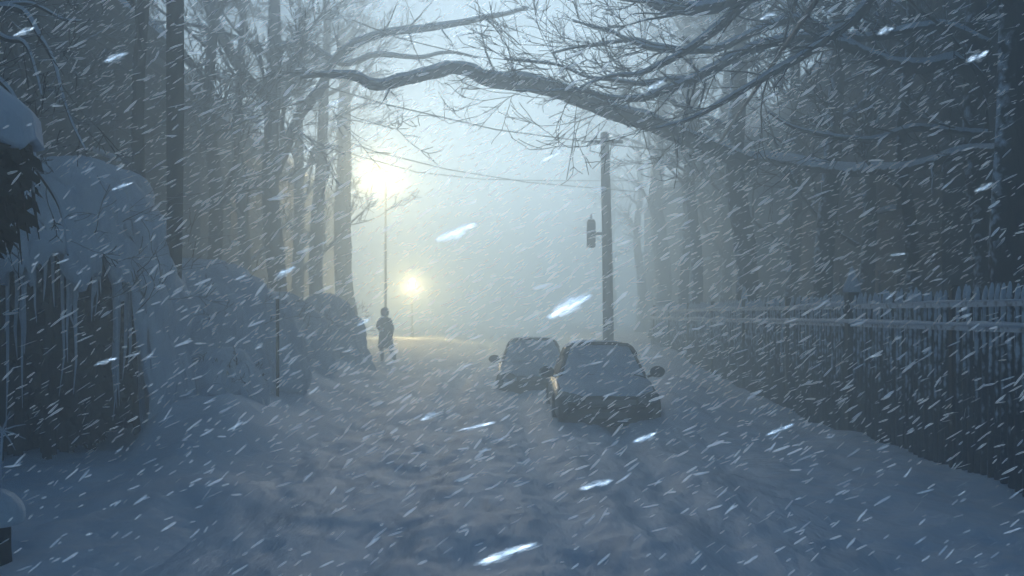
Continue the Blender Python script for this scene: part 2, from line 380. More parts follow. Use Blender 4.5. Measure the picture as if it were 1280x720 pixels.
# right side, the tree with the great arching limb
limbL = ([(935,205,22.6),(900,190,22),(870,178,21.5),(835,163,21),(800,150,20.5),(765,140,20.2),(735,128,20),(700,115,19.8),(660,104,19.5),(625,101,19.3),(605,98,19.2),(590,90,19.2),(565,86,19),(540,92,19),(505,100,18.8),(480,106,18.6),(462,105,18.5),(445,97,18.4),(415,94,18.3),(375,96,18.2)],
         [.20,.19,.17,.18,.18,.165,.165,.16,.15,.14,.13,.125,.12,.115,.11,.10,.09,.08,.06,.03])
limbR = ([(940,200,22.8),(965,199,22),(1000,205,19.2),(1045,212,18),(1090,213,16.6),(1130,210,15.5),(1165,203,14.8),(1190,193,14.3),(1220,186,13.8),(1260,187,12.6),(1320,195,12)],
         [.16,.14,.12,.11,.10,.09,.08,.068,.055,.045,.04])
tree(936, 23, .30, 10.5, 'leaning bare tree behind the fence with a long limb arching over the street', 11, 5, [limbL, limbR], (-.35, 0), 3.0, 6.0, tws=.12)
tree(872, 30, .20, 11, 'slim bare trunk just left of the leaning tree with the arching limb', 12, 8, (), (-.2, 0), 3.2, 4.5)
tree(852, 35, .22, 12, 'bare trunk at the far end of the fence, left of the slim trunk', 13, 9, (), (.1, 0), 3.4, 4.5)
tree(826, 44, .42, 13, 'thick pale tree nearly lost in snow, right of the utility pole with transformer', 14, 9, (), (-.1, 0), 4, 4.5)
tree(1035, 19.5, .23, 11, 'dark bare tree rising behind the fence in front of the clapboard house corner', 15, 6, (), (.1, 0), 2.8, 5)
tree(1140, 16.5, .13, 9, 'thin dark young tree in front of the clapboard wall', 16, 7, (), (0, 0), 2.0, 4)
# big dark right tree with traced limbs
a1 = ([(1235,120,14.6),(1200,80,14.6),(1150,85,14.7),(1110,78,14.8),(1060,58,15),(1000,48,15.2),(950,58,15.4),(905,78,15.6),(870,98,15.7),(835,112,15.8),(800,123,15.9),(760,122,16),(720,113,16),(680,115,16.1),(645,113,16.2)],
      [.13,.12,.10,.09,.085,.08,.07,.065,.07,.06,.05,.035,.03,.02,.012])
a2 = ([(1080,64,15),(1000,25,15.3),(950,38,15.6),(900,60,15.8),(860,64,16),(820,62,16.1),(790,52,16.2),(765,40,16.3),(740,33,16.4),(716,25,16.5)], [.07,.065,.06,.055,.045,.04,.03,.025,.018,.012])
a3 = ([(860,64,16),(820,58,16.2),(790,50,16.3),(745,56,16.4),(715,60,16.4),(690,67,16.5)], [.05,.04,.03,.022,.017,.01])
a4 = ([(870,98,15.7),(835,100,16),(800,104,16.2),(770,100,16.3),(735,97,16.4),(700,82,16.5),(660,76,16.6),(630,75,16.6)], [.04,.035,.03,.028,.022,.018,.013,.01])
a5 = ([(1235,60,14.6),(1180,35,14.8),(1120,42,15),(1080,48,15.2),(1040,45,15.4),(1000,70,15.6),(960,90,15.8)], [.1,.09,.075,.06,.05,.035,.02])
a6 = ([(1235,170,14.6),(1190,165,14.8),(1140,160,15),(1090,175,15.2),(1040,170,15.4),(990,158,15.6),(960,140,15.8)], [.07,.06,.05,.045,.035,.025,.015])
tree(1222, 14.8, .26, 10, 'big black tree behind the fence near the right edge with long snowy branches', 17, 5, [a1, a2, a3, a4, a5, a6], (.1, 0), 2.6, 6)
tree(1272, 12.2, .27, 9, 'black trunk at the right edge of the view, behind the nearest pickets', 18, 4, (), (.05, 0), 2.4, 5.5)
# overhead tree top right (its trunk stands out of view behind the fence)
b1 = ([(1400,-260,11),(1250,-120,12),(1120,-60,12.6),(1020,-30,13),(940,-5,13.4),(880,12,13.7),(830,8,14),(800,-5,14.2),(785,-20,14.3)], [.14,.13,.12,.11,.10,.09,.08,.06,.05])
b2 = ([(940,-5,13.4),(890,40,13.8),(840,75,14),(800,92,14.2),(760,96,14.4),(725,110,14.6)], [.07,.06,.045,.03,.02,.01])
b3 = ([(1120,-60,12.6),(1080,10,12.8),(1020,60,13),(960,95,13.3),(900,130,13.6),(860,150,13.8),(820,160,14)], [.08,.07,.055,.045,.035,.02,.012])
tree(1400, 11, .30, 8.5, 'bare tree out of view on the right whose crown hangs over the top right', 19, 4, [b1, b2, b3], (0, 0), 2.6, 6)
for px, D, r, lab, sd_ in ((800, 58, .3, 'very faint distant tree right of the utility pole', 31), (765, 76, .35, 'faintest far tree at the end of the fence row', 32)):
    tree(px, D, r, 12, lab, sd_, 8, (), (0, 0), 3.5, 4, .016, 2)
for px, D, r, lab, sd_ in ((300, 31, .22, 'dim tree between the grey tree and the thickest left trunk', 41), (370, 37, .26, 'dim far trunk just right of the thickest left trunk', 42), (160, 22, .16, 'dim tree behind the hedge, left of the slender trunk', 43),
                            (905, 37, .24, 'dim far trunk between the slim trunk and the leaning tree', 44), (985, 26, .2, 'dim tree right of the leaning tree, near the house corner', 45), (1085, 21, .18, 'dim tree between the two trees before the clapboard house', 46)):
    tree(px, D, r, 12.5, lab, sd_, 12, (), (.1, 0), 4.2, 3.5, .012, 3)
# left side
l1 = ([(345,215,28),(372,150,27),(400,112,26),(415,80,25.5),(440,58,25),(480,42,24.5),(530,36,24),(580,28,23.5),(620,20,23),(660,10,22.6)], [.16,.14,.13,.12,.11,.09,.08,.07,.05,.03])
l2 = ([(352,60,28),(380,55,27.5),(430,80,27),(470,68,26.6),(520,72,26),(560,66,25.6),(600,72,25.2)], [.12,.10,.08,.07,.05,.035,.02])
l3 = ([(335,120,28),(310,100,27.5),(285,60,27),(265,20,26.5),(255,-20,26)], [.16,.15,.14,.12,.10])
tree(340, 28, .31, 14, 'thick bare tree standing behind the thin sign post on the left', 21, 9, [l1, l2, l3], (.2, 0), 4.2, 5, .012, tws=.35)
tree(398, 34, .28, 13, 'bare trunk left of the thickest trunk beside the lamp glow', 22, 8, (), (.1, 0), 3.0, 8.5, .013)
tree(437, 40, .44, 13, 'broad trunk whose right edge is lit by the street lamp glow', 23, 7, (), (-.5, 0), 2.8, 10.3, .014)
tree(194, 14.6, .115, 12, 'slender bare trunk rising directly behind the dark utility pole', 24, 8, (), (0, 0), 2.6, 4.5)
tree(258, 24, .20, 12, 'grey bare tree between the dark utility pole and the thick left tree', 25, 9, (), (.4, 0), 3.2, 4)
tree(110, 19, .17, 11, 'dim bare tree behind the top of the ice-hung hedge', 26, 9, (), (-.3, 0), 3.2, 3.5)
tree(30, 15, .15, 10, 'dim bare tree at the top left corner behind drooping twigs', 27, 8, (), (.2, 0), 2.8, 4)
# drooping sapling in the upper left corner
t = thing('weeping_sapling', (X(-120, 8), 8, H(X(-120, 8), 8)), 'bent sapling whose thin branches droop in at the upper left corner', 'tree')
rng = random.Random(5); mb = MB()
mb.tube([Vector((X(-120, 8), 8, -.2)), P(-125, 300, 8), P(-110, 100, 8), P(-60, 0, 8)], [.07, .06, .045, .03], 8); mb.build('trunk', M['bark'], t)
for pl, th in (([(-60,0,8),(-10,10,8),(30,15,8),(50,45,7.9),(68,80,7.9),(78,120,7.8),(90,155,7.8),(108,190,7.8)], [.03,.026,.022,.018,.014,.011,.008,.005]),
               ([(-60,0,8),(0,45,7.8),(30,52,7.7),(45,90,7.7),(52,120,7.6)], [.022,.018,.014,.009,.004]),
               ([(-10,10,8),(40,6,8.2),(80,25,8.3),(100,28,8.3)], [.018,.014,.009,.004]),
               ([(-90,60,8),(-20,90,7.6),(10,110,7.5),(30,150,7.5),(45,200,7.4),(58,230,7.4)], [.03,.024,.018,.014,.010,.005]),
               ([(-90,60,8),(-10,150,7.2),(20,180,7.1),(48,215,7.1),(75,260,7.1),(85,320,7.1)], [.03,.022,.018,.014,.010,.005])):
    b = MB(); s_ = MB(); traced(pl, th, b, s_, rng, twigs=.25, tlen=.5, n=6, tw=.003)
    br = b.build('branch', M['twig'], t); s_.build('branch_snow', M['snow_cap'], br)

# ------------------------------------------------------------------ snow laden hedge and shrubs
def leaf_mass(mb, rng, c, rr, n, sz):
    for i in range(n):
        v = Vector((rng.gauss(0, 1), rng.gauss(0, 1), rng.gauss(0, 1))).normalized() * rng.random() ** .4
        p = Vector((c[0] + v.x * rr[0], c[1] + v.y * rr[1], c[2] + v.z * rr[2]))
        if p.z < 0.02: p.z = .05
        a = rdir(Vector((0, 0, -1)), .8, rng) * sz * rng.uniform(.6, 1.5); b = a.orthogonal().normalized(); b = Matrix.Rotation(rng.uniform(0, 6.28), 3, a.normalized()) @ b * sz * .35
        mb.add([p, p + a * .5 + b, p + a, p + a * .5 - b], [(0, 1, 2, 3)])
def shrub(name, cx, cy_, rx, ry, h, label, rim, seed, nst=10, nic=14, fold=.12, power=2.6, group='snow buried shrubs along the left bank', base=None, leaves=2500, cat='shrub', nf=9, tilt=0.0, flare=.10, nu=110):
    """rim(a): height of the lower edge of the snow at angle a (0 = +x, -90 deg = toward camera)"""
    rng = random.Random(seed); zb = H(cx, cy_) if base is None else base
    t = thing(name, (cx, cy_, zb), label, cat, group)
    ph = rng.uniform(0, 9)
    def surf(a, z):   # radius factor at height z
        f = min(1, max(0, (z) / h)); return (max(0, 1 - f ** power)) ** (1 / power)
    def fn(u, v):
        a = u * 2 * math.pi; rm = rim(a) + .12 * nz(math.cos(a) * 4 + ph, math.sin(a) * 4, 1) + .10 * nz(math.cos(a) * 14 + ph, math.sin(a) * 14, 1)
        rm = max(-0.15, rm)
        ang = v * math.pi / 2   # from top to widest
        z = h * (math.cos(ang) ** (2 / power) if ang < math.pi / 2 - 1e-6 else 0)
        z = rm + (h - rm) * (z / h)
        s_ = surf(a, max(z, 0)) if v > 0 else 0
        dn = max(0.0, 1 - z / h)
        fo = 1 + fold * (dn ** .8) * (nz(math.cos(a) * nf * .35 + ph, math.sin(a) * nf * .35, z * .25) * 1.2 + .5 * nz(math.cos(a) * nf + ph, math.sin(a) * nf, z * .5)) - .10 * dn * dn * 0
        fl = 1 + flare * sm(.35, 0, z / h)
        x = cx + rx * s_ * fo * fl * math.cos(a) + tilt * (z / h) ** 2
        y = cy_ + ry * s_ * fo * fl * math.sin(a)
        q_ = .10 * nz(x * 2.2, y * 2.2, z * 1.8) + .10 * nz(x * 4.5, y * 4.5, z * 3) + .04 * nz(x * 10, y * 10, z * 7)
        return (x + q_ * math.cos(a), y + q_ * math.sin(a), zb + z + .10 * nz(x * 1.5, y * 1.5, z) + .03 * nz(x * 6, y * 6, z))
    c = MB(); c.grid(fn, nu, 40, wrap=True)
    cap = c.build('snow_cap', M['snow_cap'], t, solid=.13)
    if leaves:
        lf = MB(); leaf_mass(lf, rng, (cx, cy_, zb + h * .42), (rx * .78, ry * .78, h * .45), leaves, .16 * (h / 3) ** .5); lf.build('foliage', M['dark'], t, smooth=False)
    for k in range(nst):
        a = rng.uniform(0, 6.283) if k % 2 else rng.uniform(-2.6, -.5); q = rng.uniform(.25, .8)
        x = cx + rx * q * math.cos(a); y = cy_ + ry * q * math.sin(a); top = zb + h * .85 * surf(a, h * .2) * (1 - q * .35)
        m_ = MB(); m_.tube([(x, y, zb - .2), (x + rng.uniform(-.1, .1), y, zb + h * .3), (x + rng.uniform(-.15, .15), y + rng.uniform(-.1, .1), zb + h * .6), (x + rng.uniform(-.25, .25), y, top)], [.06, .05, .04, .02], 6, rough=.3)
        m_.build('stem', M['dark'], t)
    for k in range(22):
        a = rng.uniform(-3.0, .4); f_ = rng.uniform(.45, .85); s_ = surf(a, h * f_) * .97
        m_ = MB(); grow(m_, rng, Vector((cx + rx * s_ * math.cos(a), cy_ + ry * s_ * math.sin(a), zb + h * f_)), Vector((math.cos(a) * .7, math.sin(a) * .7, rng.uniform(-.2, .8))).normalized(), h * .22, .012, 2, .12, .004, 3)
        m_.build('twigs', M['twig'], t)
    for k in range(nic):
        a = rng.uniform(-2.9, -.25); r0 = rng.uniform(.86, .96)
        rm = max(0, rim(a)); 
        if rm < .3: continue
        zt = zb + rm + .15; L = min(rm - .05, rng.uniform(.25, 1.0) * rm * .9); s_ = surf(a, rm) * r0
        x = cx + rx * s_ * math.cos(a); y = cy_ + ry * s_ * math.sin(a); rr = rng.uniform(.018, .045)
        m_ = MB(); m_.tube([(x, y, zt + .1), (x + .01, y, zt - L * .3), (x + rng.uniform(-.03, .03), y, zt - L * .7), (x + rng.uniform(-.04, .04), y, zt - L)], [rr, rr * .8, rr * .5, .004], 6, rough=.4)
        m_.build('icicle', M['ice'], t)
    return t
def rim1(a):
    a = (a + math.pi) % (2 * math.pi) - math.pi; d = math.degrees(a)
    # front is -90; open from -170 to -42, closed to the right and behind
    o_ = sm(-19, -25, d)
    return -.15 + o_ * (2.35 + .45 * nz(a * 5, 3) + .45 * nz(a * 14, 8) + .35 * abs(nz(a * 30, 1)))
g1 = 'snow buried shrubs along the left bank'
shrub('snow_laden_hedge', -5.98, 12.95, 1.50, 1.75, 3.66, 'huge dome of snow over a black hedge hung with ice, left of the dark pole', rim1, 3, 40, 60, .12, 3.4, g1, 0.0, 11000, 'hedge', flare=.03, nu=220)
def closed(o_=0.0, c=-90, wd=40):
    def f(a):
        d = (math.degrees(a) - c + 180) % 360 - 180
        return -.15 + o_ * math.exp(-(d / wd) ** 2)
    return f
shrub('buried_shrub', -5.35, 16.6, 1.72, 1.5, 1.95, 'rounded snow-covered shrub just right of the dark pole', closed(0), 4, 4, 0, .22, 2.3, g1, .60, 0, nf=7)
shrub('buried_shrub', -3.98, 13.9, .34, .5, .75, 'small snow hump with a dark hollow at the foot of the dark pole', closed(.35, -80, 40), 5, 5, 3, .25, 2.4, g1, .45, 500)
shrub('buried_shrub', -5.15, 21.5, 1.05, 1.1, 1.45, 'low snow-covered shrub right of the thin sign post', closed(.5, -75, 40), 6, 5, 3, .25, 2.4, g1, .62, 600)
shrub('buried_shrub', -5.15, 27.5, .85, 1.2, 2.0, 'tall blunt-topped snow-covered shrub left of the walking person', closed(0), 7, 4, 0, .55, 2.4, g1, .20, 0)
shrub('buried_shrub', -5.6, 24.2, .55, .7, 1.5, 'narrow snow-covered shrub squeezed between the low one and the blunt-topped one', closed(.3, -80, 40), 8, 3, 2, .2, 3, g1, .45, 300)
# snow clump drooping in at the left edge and a snow-capped stump below it
t = thing('snow_laden_bough', (X(-40, 6.4), 6.4, H(X(-40, 6.4), 6.4)), 'dark drooping evergreen with a snow hood at the left edge above the hedge', 'shrub')
c0 = P(-62, 185, 6.4)
b = MB()
def fb(u, v):
    a = u * 2 * math.pi; p_ = v * math.pi * (.40 + .10 * nz(math.cos(a) * 3, math.sin(a) * 3))
    r = .47 * (1 + .12 * nz(math.cos(a) * 2, math.sin(a) * 2, p_ * 2))
    return (c0.x + r * math.sin(p_) * math.cos(a), c0.y + .5 * math.sin(p_) * math.sin(a), c0.z + .45 * math.cos(p_) + (-.12 if v > .9 else 0))
b.grid(fb, 40, 18, wrap=True); b.build('snow_cap', M['snow_cap'], t, solid=.06)
b = MB(); leaf_mass(b, rng, (c0.x + .05, 6.4, c0.z - .15), (.46, .4, .5), 2600, .12); b.build('foliage', M['dark'], t, smooth=False)
b = MB(); b.tube([(c0.x - .1, 6.4, -.2), (c0.x - .05, 6.4, 1.2), (c0.x, 6.4, c0.z)], [.08, .07, .04], 8); b.build('stem', M['twig'], t)
for k in range(14):
    a = rng.uniform(-1.6, .3); x = c0.x + .5 * math.cos(a) * rng.uniform(.5, 1); y = 6.4 + .42 * math.sin(a); L = rng.uniform(.2, .7)
    b = MB(); b.tube([(x, y, c0.z - .15), (x + .02, y, c0.z - .15 - L * .5), (x + .05, y, c0.z - .15 - L)], [.014, .010, .003], 5, rough=.3); b.build('hanging_twig', M['twig'], t)
sx, sy = X(-12, 7.0), 7.0; zb = H(sx, sy)
t = thing('stump', (sx, sy, zb), 'low snow-capped stump at the bottom left corner', 'stump')
b = MB(); b.tube([(sx, sy, zb - .2), (sx, sy, zb + .12), (sx + .01, sy, zb + .38)], [.16, .14, .13], 14, rough=.3); b.build('trunk', M['bark'], t)
b = MB()
b.grid(lambda u, v: (sx + .19 * math.sin(v * 1.9) * math.cos(u * 6.283) * (1 + .1 * nz(u * 5, v)), sy + .19 * math.sin(v * 1.9) * math.sin(u * 6.283), zb + .36 + .16 * math.cos(v * 1.9)), 28, 12, wrap=True)
b.build('snow_cap', M['snow_cap'], t, solid=.03)
t = None
tw = MB(); c = P(3, 538, 6.0)
for a in (20, 75, 130, 165, 215, 262, 300, 340):
    tw.tube([c, c + Vector((math.cos(R(a)) * .07, .02, math.sin(R(a)) * .07)), c + Vector((math.cos(R(a)) * .14, .02, math.sin(R(a)) * .13 - .01))], [.006, .005, .002], 5)
tw.tube([c, (c.x - .06, 6.05, .5), (c.x - .1, 6.1, H(c.x, 6.1) - .1)], [.008, .011, .015], 6)
tag(tw.build('weed_stalk', M['ice']), 'frosted star-shaped dead weed head at the left edge below the hedge', 'weed')

# ------------------------------------------------------------------ poles, lamps, wires
x = X(217, 13.3); zb = H(x, 13.3)
t = thing('utility_pole', (x, 13.3, zb), 'dark straight pole right beside the big ice-hung hedge', 'pole')
b = MB(); b.tube([(x, 13.3, zb - .6)] + [(x + .006 * i, 13.3, zb + i) for i in (1, 2, 3, 4)] + [(x + .02, 13.3, 9.2)], [.085, .09, .10, .108, .115, .11], 14, rough=.06); b.build('shaft', M['pole'], t)
b = MB(); b.box((x - .9, 13.24, 8.6), (x + .95, 13.36, 8.74)); b.build('crossarm', M['pole'], t, bevel=.01)
pA = Vector((x, 13.3, 8.9))
# right utility pole
D = 30; x = X(757, D); zb = H(x, D); top = P(754, 166, D).z
t = thing('utility_pole', (x, D, zb), 'pale grey pole carrying a transformer behind the nearer parked car', 'pole')
b = MB(); b.tube([(x + .1, D, zb - .3), (x + .05, D, 3.5), (x - .03, D, top)], [.17, .155, .13], 14, rough=.06); b.build('shaft', M['pole'], t)
b = MB(); c = P(739, 292, D); b.tube([(c.x, D, c.z - .42), (c.x, D, c.z - .38), (c.x, D, c.z + .34), (c.x, D, c.z + .42)], [.11, .135, .135, .10], 16); tf = b.build('transformer', M['trim'], t)
b = MB(); b.tube([(c.x, D, c.z + .45), (c.x, D, c.z + .6)], [.035, .02], 8); b.build('bushing', M['ice'], tf)
b = MB(); b.box((c.x, D - .03, c.z - .04), (x, D + .03, c.z + .04)); b.build('bracket', M['plastic'], t)
b = MB(); b.box((x - .5, D - .22, top - .35), (x + .5, D - .13, top - .25)); b.build('crossarm', M['pole'], t, bevel=.01)
# thin post with small sign seen edge-on
x = X(347, 15.6); zb = H(x, 15.6)
t = thing('sign_post', (x, 15.6, zb), 'thin dark post sticking out of the bank between two snow-covered shrubs', 'post')
b = MB(); b.tube([(x, 15.6, zb - .3), (x, 15.6, P(347, 372, 15.6).z)], .026, 8); b.build('post', M['plastic'], t)
b = MB(); b.tube([(x, 15.6, P(347, 372, 15.6).z - .02), (x, 15.6, P(347, 372, 15.6).z + .05)], [.04, .012], 8); b.build('snow_cap', M['snow'], t)

def lamp(px, py, D, pxp, label, energy, kind):
    lx = X(px, D); lz = P(px, py, D).z; x = X(pxp, D); zb = H(x, D)
    t = thing('street_lamp', (x, D, zb), label, 'street lamp', 'lit street lamps')
    b = MB()
    if kind == 'arm':
        b.tube([(x, D, zb - .2), (x, D, zb + .6), (x, D, lz - .2), (x - .0, D, lz + .25), (x + (lx - x) * .35, D, lz + .42), (x + (lx - x) * .8, D, lz + .36)], [.10, .07, .042, .04, .035, .03], 10)
        b.build('post', M['plastic'], t)
        h = MB(); h.tube([(lx - .42, D, lz + .30), (lx - .3, D, lz + .34), (lx, D, lz + .36), (lx + .3, D, lz + .30)], [.06, .15, .17, .05], 12); hd = h.build('lamp_head', M['plastic'], t)
    else:
        b.tube([(x, D, zb - .2), (x, D, zb + .5), (x, D, zb + .6), (x, D, lz - .26)], [.12, .11, .06, .045], 12); b.build('post', M['plastic'], t)
        h = MB(); h.tube([(x, D, lz + .24), (x, D, lz + .27), (x, D, lz + .42), (x, D, lz + .52)], [.26, .27, .10, .02], 12); hd = h.build('lamp_head', M['plastic'], t)
        h = MB(); h.tube([(x, D, lz + .27), (x, D, lz + .36), (x, D, lz + .50), (x, D, lz + .56)], [.25, .22, .11, .01], 12); h.build('snow_cap', M['snow'], hd)
    g = MB()
    g.grid(lambda u, v: (lx + .2 * math.sin(v * math.pi) * math.cos(u * 6.2832), D + .2 * math.sin(v * math.pi) * math.sin(u * 6.2832), lz + .16 * math.cos(v * math.pi)), 16, 10, wrap=True)
    g.build('lamp_globe', M['lamp'], hd)
    l = bpy.data.lights.new('lamp_light', 'POINT'); l.energy = energy; l.color = (1.0, .70, .30); l.shadow_soft_size = .6
    lo = bpy.data.objects.new('lamp_light', l); C.objects.link(lo); lo.parent = t
    lo.location = (lx - x, -.35, lz - zb - .05)
lamp(475, 222, 47, 482, 'tall lit street lamp, the upper of the two warm glows', 4300, 'arm')
lamp(515, 357, 60, 515, 'short lit lantern post, the lower of the two warm glows', 4600, 'post')

def wire(label, pts, r, sag=0.0, group='overhead wires'):
    b = MB(); out = []
    for (a, c_), sg in zip(zip(pts[:-1], pts[1:]), [sag] * 9):
        for i in range(16):
            f = i / 16; p = a.lerp(c_, f); p.z -= sg * 4 * f * (1 - f); out.append(p)
    out.append(pts[-1]); b.tube(out, r, 5)
    return tag(b.build('wire', M['wire']), label, 'wire', group)
wire('upper sagging wire running from the left trees to the pale utility pole', [P(380, 100, 26), P(480, 130, 27), P(620, 162, 28.5), P(754, 180, 29.9)], .020)
wire('sagging wire leaving the pale utility pole to the right behind the arching limb', [P(756, 180, 30), P(810, 186, 30.5), P(900, 196, 31.5), P(985, 200, 32.5)], .022)
wire('lower thin wire crossing the bright gap under the first', [P(400, 165, 34), P(470, 190, 34.5), P(560, 212, 36), P(660, 228, 38), P(800, 240, 40)], .020)
wire('faintest lowest wire crossing the bright gap past the upper lamp', [P(430, 190, 36), P(520, 215, 38), P(600, 224, 40), P(690, 226, 42), P(800, 226, 44)], .018)
wire('high wire dipping across the sky above the arching limb', [P(440, 25, 22), P(500, 48, 22.4), P(590, 70, 23), P(700, 82, 24), P(820, 88, 25)], .013)
wire('dark taut guy wire slanting steeply in front of the top right branches', [P(1062, -60, 9.4), P(846, 256, 34.8)], .031)
wire('hair-thin wire hanging almost straight down left of the pale utility pole', [P(756, 40, 24), P(735, 115, 24.3), P(716, 180, 24.5), P(708, 225, 24.6)], .012)

# ------------------------------------------------------------------ picket fence
FX = 5.05
def ftop(y): return 2.02
t = thing('picket_fence', (FX, 20, 0), 'long dark picket fence with snow-topped rails along the right side', 'fence')
pk = MB(); pk.tube([(0, 0, -.75), (0, 0, 1.86), (0, 0, 1.90), (0, 0, 1.99), (0, 0, 2.06)], [.035, .035, .043, .03, .008], 8)
pk2 = MB(); pk2.tube([(0, 0, 2.01), (0, 0, 2.07), (0, 0, 2.13)], [.030, .028, .006], 7)
def pickets_at():
    y = 8.0; k = 0
    while y < 36:
        if abs(((y - 8.0) % 3.42) - 3.37) > .08: yield k, y
        y += .148; k += 1
rp = random.Random(2); far = MB(); proto = None; cnt = 0
for k, y in pickets_at():
    hh = rp.uniform(-.035, .035) + .10 * (sm(12, 24, y) - .5) * 0; lean = rp.gauss(0, .006)
    if cnt < 100:
        if proto is None:
            me = bpy.data.meshes.new('picket'); me.from_pydata(pk.v, [], pk.f); me.materials.append(M['fence']); me.polygons.foreach_set('use_smooth', [True] * len(me.polygons))
        o = bpy.data.objects.new('picket', me); C.objects.link(o); o.parent = t; o.location = (rp.gauss(0, .004), y - 20, hh); o.rotation_euler = (lean, lean, rp.uniform(0, 6))
        cnt += 1; proto = o
    else:
        far.add([(v[0] + FX, v[1] + y, v[2] + hh) for v in pk.v], pk.f)
tag(far.build('pickets_far', M['fence'], t), kind='stuff'); bpy.data.objects['pickets_far'].name = 'picket_row'
for zr in (1.60, 1.86):
    b = MB(); b.box((FX - .055, 8, zr - .03), (FX - .03, 36, zr + .03)); b.box((FX + .03, 8, zr - .03), (FX + .055, 36, zr + .03))
    rl = b.build('rail', M['fence'], t, smooth=False)
    s_ = MB(); pts = []; rad = []
    y = 8.0
    while y < 36:
        th = .030 + .022 * nz(y * .7, zr * 9) + .010 * nz(y * 4, zr)
        if zr > 1.7: th = .027 * sm(10.0, 12.5, y) * max(.12, nz(y * .35, 4.2) * 2.2 + .45)
        pts.append((FX - .06, y, zr + .035 + th * .4)); rad.append(max(.008, th)); y += .15
    s_.tube(pts, rad, 8, sq=.95); s_.build('rail_snow', M['snow'], rl)
y = 8.0 + 3.37
while y < 36:
    big = abs(y - 14.8) < 1.0
    b = MB(); r_ = .085 if big else .045; b.box((FX - r_, y - r_, -.5), (FX + r_, y + r_, 2.08)); po = b.build('post', M['pole' if big else 'plastic'], t, smooth=False, bevel=.01)
    if not big and abs(y - 22) > 2:
        y += 3.42; continue
    f_ = MB(); f_.tube([(FX, y, 2.08), (FX, y, 2.12), (FX, y, 2.2), (FX, y, 2.30), (FX, y, 2.47 if big else 2.36)], [r_ * 1.5, r_ * 1.55, r_ * 1.35, r_ * .8, .012], 12); f_.build('finial', M['snow'], po)
    y += 3.42

t = thing('added_dark_hedge', (6.3, 14, 0), 'black evergreen hedge added to darken the gaps between the nearest pickets', 'hedge')  # hedge put in so the near fence gaps go dark
for k in range(7):
    b = MB(); leaf_mass(b, rp, (6.35, 9.2 + k * 2.1, .85), (.55, 1.5, .95), 3200, .13); b.build('foliage', M['dark'], t, smooth=False)
    b = MB(); b.tube([(6.35, 9.2 + k * 2.1, -.2), (6.4, 9.2 + k * 2.1, 1.2)], [.06, .03], 6); b.build('trunk', M['dark'], t)
b = MB()
b.grid(lambda u, v: (6.35 + .5 * (2 * u - 1), 8.3 + 15 * v, 1.62 + .16 * (1 - (2 * u - 1) ** 4) + .12 * nz(u * 2, v * 20) - .25 * abs(2 * u - 1) ** 4), 10, 90); b.build('snow_cap', M['snow_cap'], t)

